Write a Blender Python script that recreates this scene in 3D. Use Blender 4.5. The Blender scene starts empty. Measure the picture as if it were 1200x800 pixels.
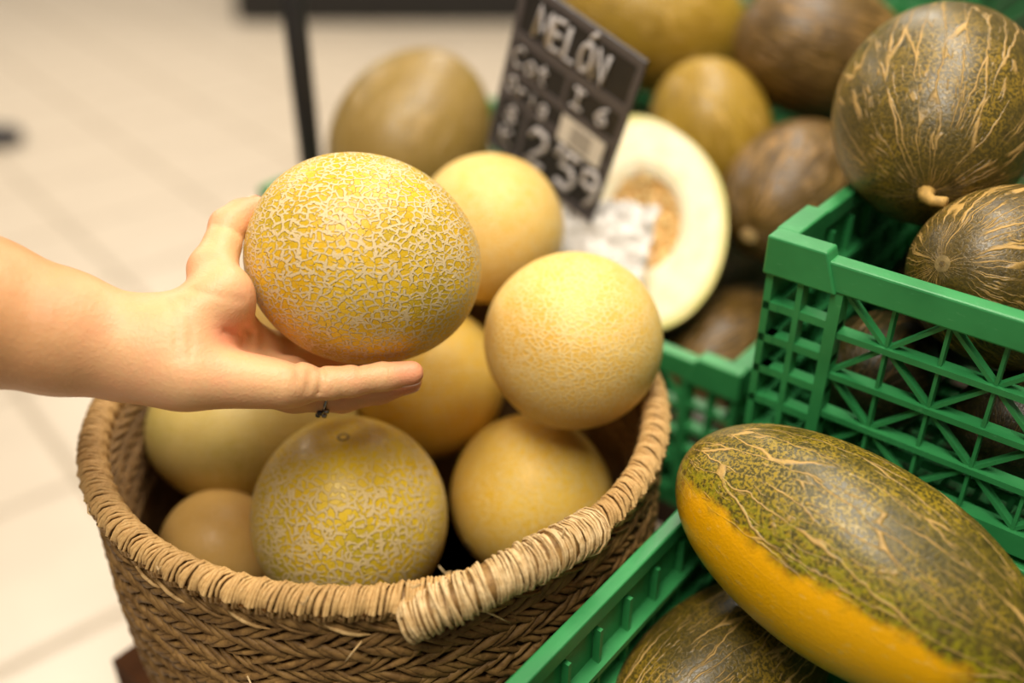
import bpy, bmesh, math, random
import numpy as np
from mathutils import Vector, Matrix, Quaternion, noise as mnoise

random.seed(7)
rng = np.random.default_rng(7)
sc = bpy.context.scene
COL = sc.collection

# ------------------------------------------------------------------ camera
CAM_H, PITCH, FPX = 1.5, math.radians(32.0), 35.0 / 36.0 * 1200
CP, SP = math.cos(PITCH), math.sin(PITCH)
cam_d = bpy.data.cameras.new('camera')
cam_d.lens = 35.0
cam_d.sensor_width = 36.0
cam_d.clip_start = 0.02
cam_d.dof.use_dof = True
cam_d.dof.focus_distance = 0.595
cam_d.dof.aperture_fstop = 1.8
cam = bpy.data.objects.new('camera', cam_d)
cam.location = (0, 0, CAM_H)
cam.rotation_euler = (math.pi / 2 - PITCH, 0, 0)
COL.objects.link(cam)
sc.camera = cam

# ------------------------------------------------------------------ world, lamps, exposure
w = bpy.data.worlds.new('world')
sc.world = w
w.use_nodes = True
w.node_tree.nodes['Background'].inputs[0].default_value = (1.0, 0.90, 0.76, 1)
w.node_tree.nodes['Background'].inputs[1].default_value = 0.13
sc.view_settings.view_transform = 'Standard'
sc.view_settings.look = 'None'
sc.view_settings.gamma = 1.0
sc.view_settings.use_curve_mapping = False
sc.view_settings.exposure = 0.20


def ceiling_lamp(loc, sx, sy, watt, col=(1.0, 0.90, 0.76)):
    l = bpy.data.lights.new('ceiling_light', 'AREA')
    l.shape = 'RECTANGLE'
    l.size, l.size_y, l.energy, l.color = sx, sy, watt, col
    o = bpy.data.objects.new('ceiling_light', l)
    o.location = loc
    COL.objects.link(o)


for (lx, ly, watt) in ((-0.25, -0.35, 60), (0.55, 1.05, 46), (-2.6, 3.4, 56), (0.6, 3.4, 46), (-2.6, 6.2, 54), (0.6, 6.2, 46)):
    ceiling_lamp((lx, ly, 3.3), 0.6, 1.5, watt)

# ------------------------------------------------------------------ helpers
TH = math.radians(39.0)
U2 = Vector((math.cos(TH), -math.sin(TH), 0))     # along the crates' long side
V2 = Vector((math.sin(TH), math.cos(TH), 0))      # away from the shopper


def UV(u, v, z):
    return U2 * u + V2 * v + Vector((0, 0, z))


def c2w(x, y, z):                                 # camera axes (right, down, ahead) -> world
    return Vector((x, z * CP - y * SP, CAM_H - z * SP - y * CP))


def at(px, py, d):
    return c2w((px - 600) / FPX * d, (py - 400) / FPX * d, d)


def cdir(x, y, z):
    return Vector((x, z * CP - y * SP, -z * SP - y * CP)).normalized()


def lin(r, g, b):
    f = lambda c: (c / 255 / 12.92) if c <= 10.3 else ((c / 255 + 0.055) / 1.055) ** 2.4
    return (f(r), f(g), f(b), 1)


def tag(o, label=None, cat=None, group=None, kind=None):
    for k, v in (('label', label), ('category', cat), ('group', group), ('kind', kind)):
        if v:
            o[k] = v
    return o


def link(name, me, parent=None, mat=None):
    o = bpy.data.objects.new(name, me)
    COL.objects.link(o)
    if parent is not None:
        o.parent = parent
    if mat is not None and me is not None and len(me.materials) == 0:
        me.materials.append(mat)
    return o


def mesh(name, V, F, mat=None, smooth=True):
    me = bpy.data.meshes.new(name)
    me.from_pydata([tuple(v) for v in V], [], [tuple(f) for f in F])
    if smooth:
        me.polygons.foreach_set('use_smooth', [True] * len(me.polygons))
    me.update()
    if mat:
        me.materials.append(mat)
    return me


def empty(name, loc=(0, 0, 0), rotz=0.0):
    o = bpy.data.objects.new(name, None)
    o.location = loc
    o.rotation_euler = (0, 0, rotz)
    o.empty_display_size = 0.02
    COL.objects.link(o)
    return o


class MB:
    def __init__(s):
        s.V, s.F = [], []

    def add(s, V, F):
        n = len(s.V)
        s.V += [tuple(v) for v in V]
        s.F += [tuple(i + n for i in f) for f in F]
        return s

    def box(s, x0, x1, y0, y1, z0, z1):
        V = [(x, y, z) for x in (x0, x1) for y in (y0, y1) for z in (z0, z1)]
        F = [(0, 1, 3, 2), (4, 6, 7, 5), (0, 4, 5, 1), (2, 3, 7, 6), (0, 2, 6, 4), (1, 5, 7, 3)]
        return s.add(V, F)

    def bar(s, a, b, w, d, up):                   # box section bar from a to b
        a, b, up = Vector(a), Vector(b), Vector(up)
        t = (b - a).normalized()
        n = t.cross(up).normalized()
        V = []
        for p in (a, b):
            for i, j in ((-1, -1), (1, -1), (1, 1), (-1, 1)):
                V.append(p + n * (i * w / 2) + up * (j * d / 2))
        F = [(3, 2, 1, 0), (4, 5, 6, 7)] + [(k, (k + 1) % 4, 4 + (k + 1) % 4, 4 + k) for k in range(4)]
        return s.add(V, F)

    def tube(s, pts, r, sides=6, caps=True):
        pts = [Vector(p) for p in pts]
        n = len(pts)
        rs = r if hasattr(r, '__len__') else [r] * n
        up = None
        V, F = [], []
        for i in range(n):
            t = (pts[min(i + 1, n - 1)] - pts[max(i - 1, 0)])
            t = t.normalized() if t.length > 1e-9 else Vector((0, 0, 1))
            if up is None:
                up = t.orthogonal().normalized()
            up = (up - t * up.dot(t))
            up = up.normalized() if up.length > 1e-6 else t.orthogonal().normalized()
            b = t.cross(up)
            for k in range(sides):
                a = 2 * math.pi * k / sides
                V.append(pts[i] + (up * math.cos(a) + b * math.sin(a)) * rs[i])
        for i in range(n - 1):
            for k in range(sides):
                F.append((i * sides + k, i * sides + (k + 1) % sides, (i + 1) * sides + (k + 1) % sides, (i + 1) * sides + k))
        if caps:
            F.append(tuple(range(sides))[::-1])
            F.append(tuple((n - 1) * sides + k for k in range(sides)))
        return s.add(V, F)

    def obj(s, name, mat, parent=None, smooth=False):
        return link(name, mesh(name, s.V, s.F, mat, smooth), parent)

    def me(s, name, mat, smooth=False):
        return mesh(name, s.V, s.F, mat, smooth)


# ------------------------------------------------------------------ node materials
class NT:
    def __init__(s, name, rough=0.5, spec=0.5):
        s.m = bpy.data.materials.new(name)
        s.m.use_nodes = True
        s.t = s.m.node_tree
        s.b = s.t.nodes['Principled BSDF']
        s.b.inputs['Roughness'].default_value = rough
        s.b.inputs['Specular IOR Level'].default_value = spec

    def n(s, kind, **kw):
        nd = s.t.nodes.new('ShaderNode' + kind)
        for k, v in kw.items():
            setattr(nd, k, v)
        return nd

    def put(s, sock, v):
        if isinstance(v, bpy.types.NodeSocket):
            s.t.links.new(v, sock)
        else:
            sock.default_value = v

    def math(s, op, a, b=0.0, c=0.0, clamp=False):
        nd = s.n('Math', operation=op, use_clamp=clamp)
        for i, v in enumerate((a, b, c)):
            s.put(nd.inputs[i], v)
        return nd.outputs[0]

    def vec(s, op, a, b=(0, 0, 0), scale=None):
        nd = s.n('VectorMath', operation=op)
        s.put(nd.inputs[0], a)
        s.put(nd.inputs[1], b)
        if scale is not None:
            s.put(nd.inputs['Scale'], scale)
        return nd.outputs[1] if op in ('LENGTH', 'DOT_PRODUCT', 'DISTANCE') else nd.outputs[0]

    def noise(s, vec, scale, detail=3.0, rough=0.5, color=False):
        nd = s.n('TexNoise')
        s.put(nd.inputs['Vector'], vec)
        nd.inputs['Scale'].default_value = scale
        nd.inputs['Detail'].default_value = detail
        nd.inputs['Roughness'].default_value = rough
        return nd.outputs['Color'] if color else nd.outputs['Fac']

    def voro(s, vec, scale, feature='DISTANCE_TO_EDGE', dim='3D'):
        nd = s.n('TexVoronoi', feature=feature, voronoi_dimensions=dim)
        s.put(nd.inputs['Vector'], vec)
        nd.inputs['Scale'].default_value = scale
        return nd.outputs['Distance']

    def ramp(s, fac, a, b, lo=0.0, hi=1.0):       # smooth step a -> b mapped lo -> hi
        nd = s.n('MapRange', interpolation_type='SMOOTHSTEP')
        s.put(nd.inputs['Value'], fac)
        for k, v in (('From Min', a), ('From Max', b), ('To Min', lo), ('To Max', hi)):
            s.put(nd.inputs[k], v)
        return nd.outputs['Result']

    def mix(s, fac, a, b, blend='MIX'):
        nd = s.n('Mix', data_type='RGBA', blend_type=blend)
        s.put(nd.inputs[0], fac)
        s.put(nd.inputs[6], a)
        s.put(nd.inputs[7], b)
        return nd.outputs[2]

    def obj(s):
        return s.n('TexCoord').outputs['Object']

    def bump(s, h, strength=0.5, dist=0.001):
        nd = s.n('Bump')
        nd.inputs['Strength'].default_value = strength
        nd.inputs['Distance'].default_value = dist
        s.put(nd.inputs['Height'], h)
        s.put(s.b.inputs['Normal'], nd.outputs[0])

    def color(s, c):
        s.put(s.b.inputs['Base Color'], c)
        return s


def plain(name, c, rough=0.5, var=0.12, scale=40.0, spec=0.5, bump=0.0, metal=0.0):
    n = NT(name, rough, spec)
    f = n.noise(n.obj(), scale, 4.0, 0.6)
    d = tuple(x * (1 - var) for x in c[:3]) + (1,)
    e = tuple(min(1, x * (1 + var)) for x in c[:3]) + (1,)
    n.color(n.mix(n.ramp(f, 0.3, 0.7), d, e))
    n.b.inputs['Metallic'].default_value = metal
    if bump:
        n.bump(f, bump, 0.001)
    return n.m


def netted(name, base_a, base_b, green, net, cell=0.0058, width=0.10, amount=1.0, bump=0.9, seed=0.0, squash=1.35, pole_fade=0.0, radius=0.07, gap=0.1, soft=0.035):
    n = NT(name, 0.46, 0.35)
    o = n.vec('ADD', n.obj(), (seed, seed * 1.7, -seed))
    wob = n.vec('SUBTRACT', n.noise(o, 110, 2.0, color=True), (0.5, 0.5, 0.5))
    wob2 = n.vec('SUBTRACT', n.noise(o, 420, 1.0, color=True), (0.5, 0.5, 0.5))
    uvn = n.n('UVMap')
    uvn.uv_map = 'skin_unwrap'
    v = n.vec('ADD', n.vec('MULTIPLY', uvn.outputs[0], (1, squash, 1)), (seed, seed, 0))
    v = n.vec('ADD', v, n.vec('SCALE', wob, scale=0.0065))
    v = n.vec('ADD', v, n.vec('SCALE', wob2, scale=0.0016))
    d1 = n.voro(v, 1 / cell, dim='2D')
    d2 = n.voro(n.vec('ADD', v, (3.1, 1.2, 0.4)), 0.55 / cell, dim='2D')
    wmod = n.math('MULTIPLY', n.ramp(n.noise(o, 210, 1.0), 0.36, 0.50, gap, 1.0), width)
    m1 = n.ramp(n.math('SUBTRACT', wmod, d1), -soft, soft)
    wmod2 = n.math('MULTIPLY', n.ramp(n.noise(o, 120, 1.0), 0.46, 0.58, -0.4, 0.62), width)
    m2 = n.ramp(n.math('SUBTRACT', wmod2, d2), -soft * 0.7, soft * 0.7)
    m = n.math('MAXIMUM', m1, m2)
    if pole_fade:
        z = n.n('SeparateXYZ')
        n.put(z.inputs[0], n.obj())
        m = n.math('MULTIPLY', m, n.ramp(z.outputs[2], radius * 0.62, radius * 0.97, 1.0, 1 - pole_fade))
    m = n.math('MULTIPLY', m, amount)
    base = n.mix(n.ramp(n.noise(o, 28, 3.0), 0.36, 0.66), base_a, base_b)
    base = n.mix(n.ramp(n.noise(n.vec('ADD', o, (5, 2, 1)), 17, 3.0), 0.50, 0.70, 0, 0.75), base, green)
    fine = n.noise(o, 900, 2.0)
    base = n.mix(n.ramp(fine, 0.45, 0.75, 0, 0.3), base, net)
    netc = n.mix(n.ramp(fine, 0.3, 0.7), tuple(c * 0.82 for c in net[:3]) + (1,), net)
    n.color(n.mix(m, base, netc))
    n.put(n.b.inputs['Roughness'], n.ramp(m, 0, 1, 0.36, 0.62))
    n.bump(n.math('ADD', m, n.math('MULTIPLY', fine, 0.12)), bump, 0.0010)
    return n.m


def toad_skin(name, dark, mid, line, seed=0.0, lines=9.0, patch=None, half=0.12, yellow=None, speck=0.8, lw=0.045, polec=(190, 160, 40), pole0=0.90):
    n = NT(name, 0.36, 0.5)
    o = n.obj()
    os_ = n.vec('ADD', o, (seed, -seed, seed * 0.3))
    wob = n.vec('SUBTRACT', n.noise(os_, 55, 3.0, color=True), (0.5, 0.5, 0.5))
    ow = n.vec('ADD', o, n.vec('SCALE', wob, scale=0.009))
    sep = n.n('SeparateXYZ')
    n.put(sep.inputs[0], ow)
    comb = n.n('CombineXYZ')
    ang = n.math('ARCTAN2', sep.outputs[1], sep.outputs[0])
    n.put(comb.inputs[0], n.math('MULTIPLY', ang, lines / 2.4))
    n.put(comb.inputs[1], n.math('MULTIPLY', sep.outputs[2], 1.15 / half))
    pv = comb.outputs[0]

    def vor2(off, scale):                         # gap between the two nearest cells: zero on the cracks
        ds = []
        for ft in ('F1', 'F2'):
            nd = n.n('TexVoronoi', feature=ft, voronoi_dimensions='2D')
            n.put(nd.inputs['Vector'], n.vec('ADD', pv, off))
            nd.inputs['Scale'].default_value = scale
            ds.append(nd.outputs['Distance'])
        return n.math('MULTIPLY', n.math('SUBTRACT', ds[1], ds[0]), 0.62)

    gate = n.ramp(n.noise(os_, 34, 3.0), 0.36, 0.54)
    l1 = n.math('MULTIPLY', n.ramp(vor2((seed, seed, 0), 1.0), lw, lw * 0.3), gate)
    gate2 = n.ramp(n.noise(n.vec('ADD', os_, (7, 7, 7)), 75, 3.0), 0.50, 0.62)
    l2 = n.math('MULTIPLY', n.ramp(vor2((seed + 2.2, 4.1, 0), 2.1), lw * 1.6, lw * 0.5), gate2)
    l = n.math('MAXIMUM', l1, n.math('MULTIPLY', l2, 0.7))
    sp = n.ramp(n.noise(os_, 520, 3.0, 0.65), 0.44, 0.58)
    big = n.ramp(n.noise(os_, 22, 4.0), 0.36, 0.64)
    base = n.mix(n.math('MULTIPLY', sp, n.ramp(big, 0, 1, 0.25, speck)), dark, mid)
    blot = n.ramp(n.noise(n.vec('ADD', os_, (3, 9, 4)), 75, 2.0), 0.62, 0.70)
    base = n.mix(n.math('MULTIPLY', blot, 0.6), base, tuple(c * 0.45 for c in dark[:3]) + (1,))
    if patch is not None:
        dv, lo, hi = patch
        f = n.vec('DOT_PRODUCT', n.vec('NORMALIZE', n.vec('MULTIPLY', o, (1, 1, 0))), tuple(dv))
        f = n.math('ADD', f, n.math('MULTIPLY', n.math('SUBTRACT', n.noise(o, 60, 3.0), 0.5), 0.16))
        s2 = n.n('SeparateXYZ')
        n.put(s2.inputs[0], o)
        zf = n.math('MULTIPLY', n.ramp(s2.outputs[2], -half * 0.93, -half * 0.72), n.ramp(s2.outputs[2], half * 0.85, half * 0.60))
        pm = n.math('MULTIPLY', n.ramp(f, lo, hi), zf)
        halo = n.math('MULTIPLY', n.ramp(f, lo - 0.35, hi), n.ramp(n.noise(o, 260, 3.0), 0.40, 0.62))
        base = n.mix(n.math('MULTIPLY', halo, 0.8), base, lin(150, 142, 18))
        base = n.mix(pm, base, yellow)
        scr = n.math('MULTIPLY', pm, n.ramp(n.noise(n.vec('MULTIPLY', o, (1, 1, 0.4)), 240, 3.0), 0.60, 0.68, 0, 0.6))
        base = n.mix(scr, base, lin(236, 186, 80))
        l = n.math('MULTIPLY', l, n.ramp(pm, 0, 1, 1, 0.12))
    # pale ring where the stem grew
    s3 = n.n('SeparateXYZ')
    n.put(s3.inputs[0], o)
    pole = n.ramp(s3.outputs[2], half * pole0, half * 1.0)
    base = n.mix(n.math('MULTIPLY', pole, 0.9), base, lin(*polec))
    l = n.math('MULTIPLY', l, n.ramp(pole, 0.1, 0.8, 1.0, 0.25))
    n.color(n.mix(n.math('MULTIPLY', l, 0.8), base, line))
    n.put(n.b.inputs['Roughness'], n.ramp(l, 0, 1, 0.33, 0.6))
    n.bump(n.math('ADD', l, n.math('MULTIPLY', sp, 0.12)), 0.6, 0.0012)
    return n.m


# ------------------------------------------------------------------ setting: floor and its tiles
M_tile = plain('floor_tile', lin(226, 211, 190), 0.30, 0.035, 6.0)
M_grout = plain('floor_grout', lin(190, 176, 156), 0.8, 0.06, 30.0)
TD = math.radians(40.0)
ta = Vector((-math.sin(TD), math.cos(TD), 0))
tb = Vector((math.cos(TD), math.sin(TD), 0))
fl = MB().box(-9, 9, -3, 14, -0.06, -0.004).obj('floor', M_grout)
tag(fl, 'pale beige floor of large square tiles with grey joints', 'floor', kind='structure')
TS = 0.46
org = Vector((-1.006, 1.794, 0))
tm = MB()
hw, bv = TS / 2 - 0.011, 0.003
tm.add([(-hw, -hw, -0.02), (hw, -hw, -0.02), (hw, hw, -0.02), (-hw, hw, -0.02),
        (-hw, -hw, -bv), (hw, -hw, -bv), (hw, hw, -bv), (-hw, hw, -bv),
        (-hw + bv, -hw + bv, 0), (hw - bv, -hw + bv, 0), (hw - bv, hw - bv, 0), (-hw + bv, hw - bv, 0)],
       [(0, 1, 5, 4), (1, 2, 6, 5), (2, 3, 7, 6), (3, 0, 4, 7), (4, 5, 9, 8), (5, 6, 10, 9), (6, 7, 11, 10), (7, 4, 8, 11), (8, 9, 10, 11)])
tile_me = tm.me('tile', M_tile)
cells = []
for i in range(-20, 24):
    for j in range(-20, 24):
        c = org + ta * ((i + 0.5) * TS) + tb * ((j + 0.5) * TS)
        if -4.6 < c.x < 1.6 and 0.0 < c.y < 8.6:
            cells.append(((c.x + 1.2) ** 2 + (c.y - 2.5) ** 2, c))
cells.sort(key=lambda q: q[0])
for _, c in cells[:290]:
    t = link('tile', tile_me, fl)
    t.location = c
    t.rotation_euler = (0, 0, TD)

# ------------------------------------------------------------------ setting far behind
M_black = plain('black_metal', lin(30, 28, 27), 0.45, 0.15, 30.0)
M_navy = plain('navy_metal', lin(34, 36, 48), 0.5, 0.15, 30.0)
M_grey = plain('grey_panel', lin(120, 112, 102), 0.6, 0.08, 8.0)
g = empty('shelving_unit', (-0.5, 6.2, 0))
tag(g, 'black supermarket shelving unit standing at the far end of the tiled floor', 'shelving')
MB().box(-1.1, 1.1, -0.30, 0.30, 0.0, 0.22).obj('base', M_black, g)
MB().box(-1.1, 1.1, -0.02, 0.02, 0.22, 1.9).obj('back_panel', M_grey, g)
for z in (0.62, 1.02, 1.42):
    MB().box(-1.1, 1.1, -0.28, 0.28, z, z + 0.03).obj('shelf', M_black, g)
for x in (-1.1, 1.06):
    MB().box(x, x + 0.04, -0.04, 0.04, 0.0, 2.0).obj('upright', M_black, g)

f = empty('floor_stand', (-2.32, 3.92, 0), math.radians(4))
tag(f, 'dark navy rounded foot of a floor stand at the left edge of the tiles', 'stand')
fm = MB()
fm.tube([(-0.3, 0, 0.045), (-0.1, 0, 0.045), (0.18, 0, 0.045), (0.27, 0, 0.043), (0.30, 0, 0.04)], [0.045, 0.045, 0.045, 0.04, 0.015], 12)
fm.obj('foot', M_navy, f, True)
MB().tube([(-0.3, 0, 0.03), (-0.3, 0, 1.5)], 0.025, 12).obj('post', M_navy, f, True)

# ------------------------------------------------------------------ display table under the crates
ZT = 0.892                    # table top
CH = 0.165                    # crate height: rims at 1.057 and 1.212
M_board = plain('dark_board', lin(58, 44, 32), 0.6, 0.2, 14.0, bump=0.2)
ROT = -TH
tb_o = empty('display_table', UV(0, 0, 0), ROT)
tag(tb_o, 'black display table with dark boards carrying the green crates', 'table')
UB0, VB0 = -0.872, 0.626      # back-left crate front-left corner
UC0, VC0 = -0.234, 0.548      # raised right crate front-left corner


def tbox(name, u0, u1, v0, v1, z0, z1, m):
    return MB().box(u0, u1, v0, v1, z0, z1).obj(name, m, tb_o)


for k in range(4):
    v0 = 0.14 + k * 0.102
    tbox('board', UC0 + 0.006, 0.40, v0, v0 + 0.097, ZT - 0.03, ZT, M_board)
for k in range(10):
    v0 = 0.63 + k * 0.098
    tbox('board', -0.878, 0.40, v0, v0 + 0.093, ZT - 0.03, ZT, M_board)
tbox('board', UC0 + 0.006, 0.40, 0.55, 0.625, ZT - 0.03, ZT, M_board)
rs_ = empty('display_riser', UV(0, 0, ZT), ROT)
tag(rs_, 'dark board step under the crates at the back of the display', 'riser')
for k in range(5):
    MB().box(-0.878, 0.40, 1.10 + k * 0.096, 1.10 + k * 0.096 + 0.092, 0.135, 0.165).obj('board', M_board, rs_)
for u in (-0.86, -0.25, 0.36):
    MB().box(u, u + 0.03, 1.12, 1.56, 0.0, 0.135).obj('support', M_board, rs_)
for (u, v) in ((-0.20, 0.17), (0.37, 0.17), (-0.84, 1.55), (0.37, 1.55), (-0.84, 0.66)):
    MB().tube([UV(0, 0, 0) + Vector((u, v, 0)), Vector((u, v, ZT - 0.03))], 0.02, 12).obj('leg', M_black, tb_o, True)
pr = empty('metal_pole', UV(-0.9, 0.727, 0), ROT)
tag(pr, 'thin black upright pole behind the held melon, at the left end of the crates', 'pole')
MB().tube([(0, 0, 0.012), (0, 0, 1.95)], 0.0135, 16).obj('shaft', M_black, pr, True)
MB().tube([(0, 0, 0.0), (0, 0, 0.010), (0, 0, 0.014)], [0.06, 0.06, 0.02], 20).obj('foot_plate', M_black, pr, True)

# ------------------------------------------------------------------ crates
n = NT('green_plastic', 0.42, 0.45)
o_ = n.obj()
f1 = n.noise(o_, 18, 3.0)
scuff = n.ramp(n.noise(n.vec('MULTIPLY', o_, (1, 1, 3)), 120, 4.0, 0.7), 0.60, 0.74, 0, 0.2)
c_ = n.mix(n.ramp(f1, 0.3, 0.7), lin(40, 122, 66), lin(54, 142, 80))
n.color(n.mix(scuff, c_, lin(120, 190, 140)))
n.bump(n.noise(o_, 260, 3.0), 0.12, 0.001)
M_green = n.m

CL, CW = 0.60, 0.40
crate_parts = []              # (name, mesh, location, rotz)


def build_crate_parts():
    H = CH
    rim_h, t = 0.026, 0.014
    cp = 0.052                # corner post length
    # --- rim: one closed frame with raised corners
    rm = MB()
    rm.box(0, CL, 0.001, t, H - rim_h, H - 0.006)
    rm.box(0, CL, CW - t, CW - 0.001, H - rim_h, H - 0.006)
    rm.box(0.001, 0.011, t, CW - t, H - 0.020, H - 0.006)
    rm.box(CL - t, CL - 0.001, t, CW - t, H - rim_h, H - 0.006)
    for x0, x1 in ((0.0, 0.050), (CL - 0.050, CL)):          # raised corner lengths with a slanted step
        for y0, y1 in ((-0.001, t + 0.001), (CW - t - 0.001, CW + 0.001)):
            s = 0.010
            a0, a1 = (x0, x1 - s) if x0 == 0 else (x0 + s, x1)
            V = [(x0, y0, H - rim_h - 0.001), (x1, y0, H - rim_h - 0.001), (x1, y1, H - rim_h - 0.001), (x0, y1, H - rim_h - 0.001),
                 (a0, y0, H), (a1, y0, H), (a1, y1, H), (a0, y1, H)]
            rm.add(V, [(3, 2, 1, 0), (4, 5, 6, 7), (0, 1, 5, 4), (1, 2, 6, 5), (2, 3, 7, 6), (3, 0, 4, 7)])
    for y0, y1 in ((t, 0.06), (CW - 0.06, CW - t)):
        rm.box(-0.001, t + 0.001, y0, y1, H - rim_h, H)
        rm.box(CL - t - 0.001, CL + 0.001, y0, y1, H - rim_h, H)
    rme = rm.me('rim', M_green)
    crate_parts.append(('rim', rme))
    # --- bottom rail + floor
    br = MB()
    br.box(0.004, CL - 0.004, 0.004, 0.016, 0, 0.016)
    br.box(0.004, CL - 0.004, CW - 0.016, CW - 0.004, 0, 0.016)
    br.box(0.004, 0.016, 0.016, CW - 0.016, 0, 0.016)
    br.box(CL - 0.016, CL - 0.004, 0.016, CW - 0.016, 0, 0.016)
    crate_parts.append(('bottom_rail', br.me('bottom_rail', M_green)))
    fg_ = MB()
    for k in range(27):
        x = 0.03 + k * (CL - 0.06) / 26
        fg_.box(x - 0.0018, x + 0.0018, 0.014, CW - 0.014, 0.004, 0.008)
    for k in range(17):
        y = 0.03 + k * (CW - 0.06) / 16
        fg_.box(0.014, CL - 0.014, y - 0.0018, y + 0.0018, 0.003, 0.009)
    crate_parts.append(('side_panel', MB().box(0.0045, 0.0065, 0.012, CW - 0.012, 0.012, H - 0.02).me('side_panel', M_green)))
    crate_parts.append(('side_panel', MB().box(CL - 0.0065, CL - 0.0045, 0.012, CW - 0.012, 0.012, H - 0.02).me('side_panel', M_green)))
    crate_parts.append(('floor_panel', fg_.me('floor_panel', M_green)))
    # --- corner posts: square grid blocks
    for x0, sx in ((0.002, 1), (CL - 0.002, -1)):
        for y0, sy in ((0.002, 1), (CW - 0.002, -1)):
            m = MB()
            def bb(xa, xb, ya, yb, za, zb):
                xs = sorted((x0 + sx * xa, x0 + sx * xb))
                ys = sorted((y0 + sy * ya, y0 + sy * yb))
                m.box(xs[0], xs[1], ys[0], ys[1], za, zb)
            bb(0, 0.005, 0, 0.012, 0.016, H - rim_h)
            bb(0.022, 0.026, 0, 0.010, 0.016, H - rim_h)
            bb(cp - 0.008, cp, 0, 0.013, 0.016, H - rim_h)
            bb(0, 0.010, cp - 0.006, cp, 0.016, H - rim_h)
            for k in range(4):
                z = 0.016 + (k + 1) * (H - rim_h - 0.016) / 5
                bb(0, cp, 0.0005, 0.011, z - 0.0028, z + 0.0028)
                bb(0.0005, 0.011, 0, cp, z - 0.0028, z + 0.0028)
            crate_parts.append(('corner_post', m.me('corner_post', M_green)))
    # --- lattice on the long sides
    z0, z1 = 0.016, H - rim_h
    rows, cols = 4, 15
    dz, dx = (z1 - z0) / rows, (CL - 2 * cp) / cols
    for side in (0, 1):
        yc = 0.010 if side == 0 else CW - 0.010
        for j in range(1, rows):
            z = z0 + j * dz
            crate_parts.append(('ledge', MB().bar((cp, yc, z), (CL - cp, yc, z), 0.0042, 0.011, (0, 1, 0)).me('ledge', M_green)))
        for i in range(1, cols):
            x = cp + i * dx
            crate_parts.append(('rib', MB().bar((x, yc, z0), (x, yc, z1), 0.0022, 0.007, (0, 1, 0)).me('rib', M_green)))
        for st in range(-rows, cols + rows + 1):                 # diagonals through star nodes
            for sg in (1, -1):
                if st % 2 != 0:
                    continue
                i0, j0 = st, 0 if sg == 1 else rows
                pts = [(i0 + k, j0 + sg * k) for k in range(rows + 1)]
                pts = [p for p in pts if 0 <= p[0] <= cols]
                if len(pts) < 2:
                    continue
                a, b = pts[0], pts[-1]
                crate_parts.append(('diagonal_rib', MB().bar((cp + a[0] * dx, yc + 0.0005, z0 + a[1] * dz), (cp + b[0] * dx, yc + 0.0005, z0 + b[1] * dz), 0.0026, 0.0062, (0, 1, 0)).me('diagonal_rib', M_green)))
    # --- square lattice on the short sides
    cols2 = 9
    dy = (CW - 2 * cp) / cols2
    for side in (0, 1):
        xc = 0.010 if side == 0 else CL - 0.010
        for j in range(1, rows):
            z = z0 + j * dz
            crate_parts.append(('ledge', MB().bar((xc, cp, z), (xc, CW - cp, z), 0.005, 0.012, (1, 0, 0)).me('ledge', M_green)))
        for i in range(1, cols2):
            y = cp + i * dy
            crate_parts.append(('rib', MB().bar((xc, y, z0), (xc, y, z1), 0.003, 0.005, (1, 0, 0)).me('rib', M_green)))


build_crate_parts()


def crate(u, v, z, label):
    r = empty('plastic_crate', UV(u, v, z), ROT)
    tag(r, label, 'crate', 'green plastic crates of the melon display')
    for nm, me in crate_parts:
        p_ = link(nm, me, r)
        if nm == 'rim':
            bvm = p_.modifiers.new('soft_edges', 'BEVEL')
            bvm.width, bvm.segments = 0.0014, 2
    return r


crate(UC0, VC0 - CW - 0.004, ZT, 'green plastic crate in front holding the melon with the yellow patch')
crate(UC0, VC0, ZT, 'green plastic crate underneath the raised crate at right')
crate(UC0, VC0, 1.057, 'raised green plastic lattice crate at right with two striped melons')
crate(UB0, VB0, ZT, 'green plastic crate behind the basket holding the price sign and cut melon')
crate(UB0 - 0.012, 1.112, 1.057, 'green plastic crate at the back, lower of its stack')
crate(UB0 - 0.012, 1.112, 1.057 + CH, 'green plastic crate at the back, upper of its stack')

# ------------------------------------------------------------------ wooden plinth under the basket
M_wood = plain('brown_wood', lin(82, 50, 26), 0.85, 0.25, 18.0, spec=0.15, bump=0.25)
BC = Vector((-0.0950, 0.594, 0))
BU, BVv = BC.dot(U2), BC.dot(V2)
pl = empty('wooden_plinth', UV(BU, BVv, 0), ROT)
tag(pl, 'dark brown wooden box standing under the woven basket', 'box')
hp = 0.172
for k in range(8):
    z0 = k * 0.1015 + 0.004
    MB().box(-hp, hp, -hp, -hp + 0.015, z0, z0 + 0.097).obj('plank', M_wood, pl)
    MB().box(-hp, hp, hp - 0.015, hp, z0, z0 + 0.097).obj('plank', M_wood, pl)
    MB().box(-hp, -hp + 0.015, -hp + 0.015, hp - 0.015, z0, z0 + 0.097).obj('plank', M_wood, pl)
    MB().box(hp - 0.015, hp, -hp + 0.015, hp - 0.015, z0, z0 + 0.097).obj('plank', M_wood, pl)
for k in range(3):
    MB().box(-hp, hp, -hp + k * 0.115, -hp + k * 0.115 + 0.112, 0.814, 0.829).obj('top_plank', M_wood, pl)

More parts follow.
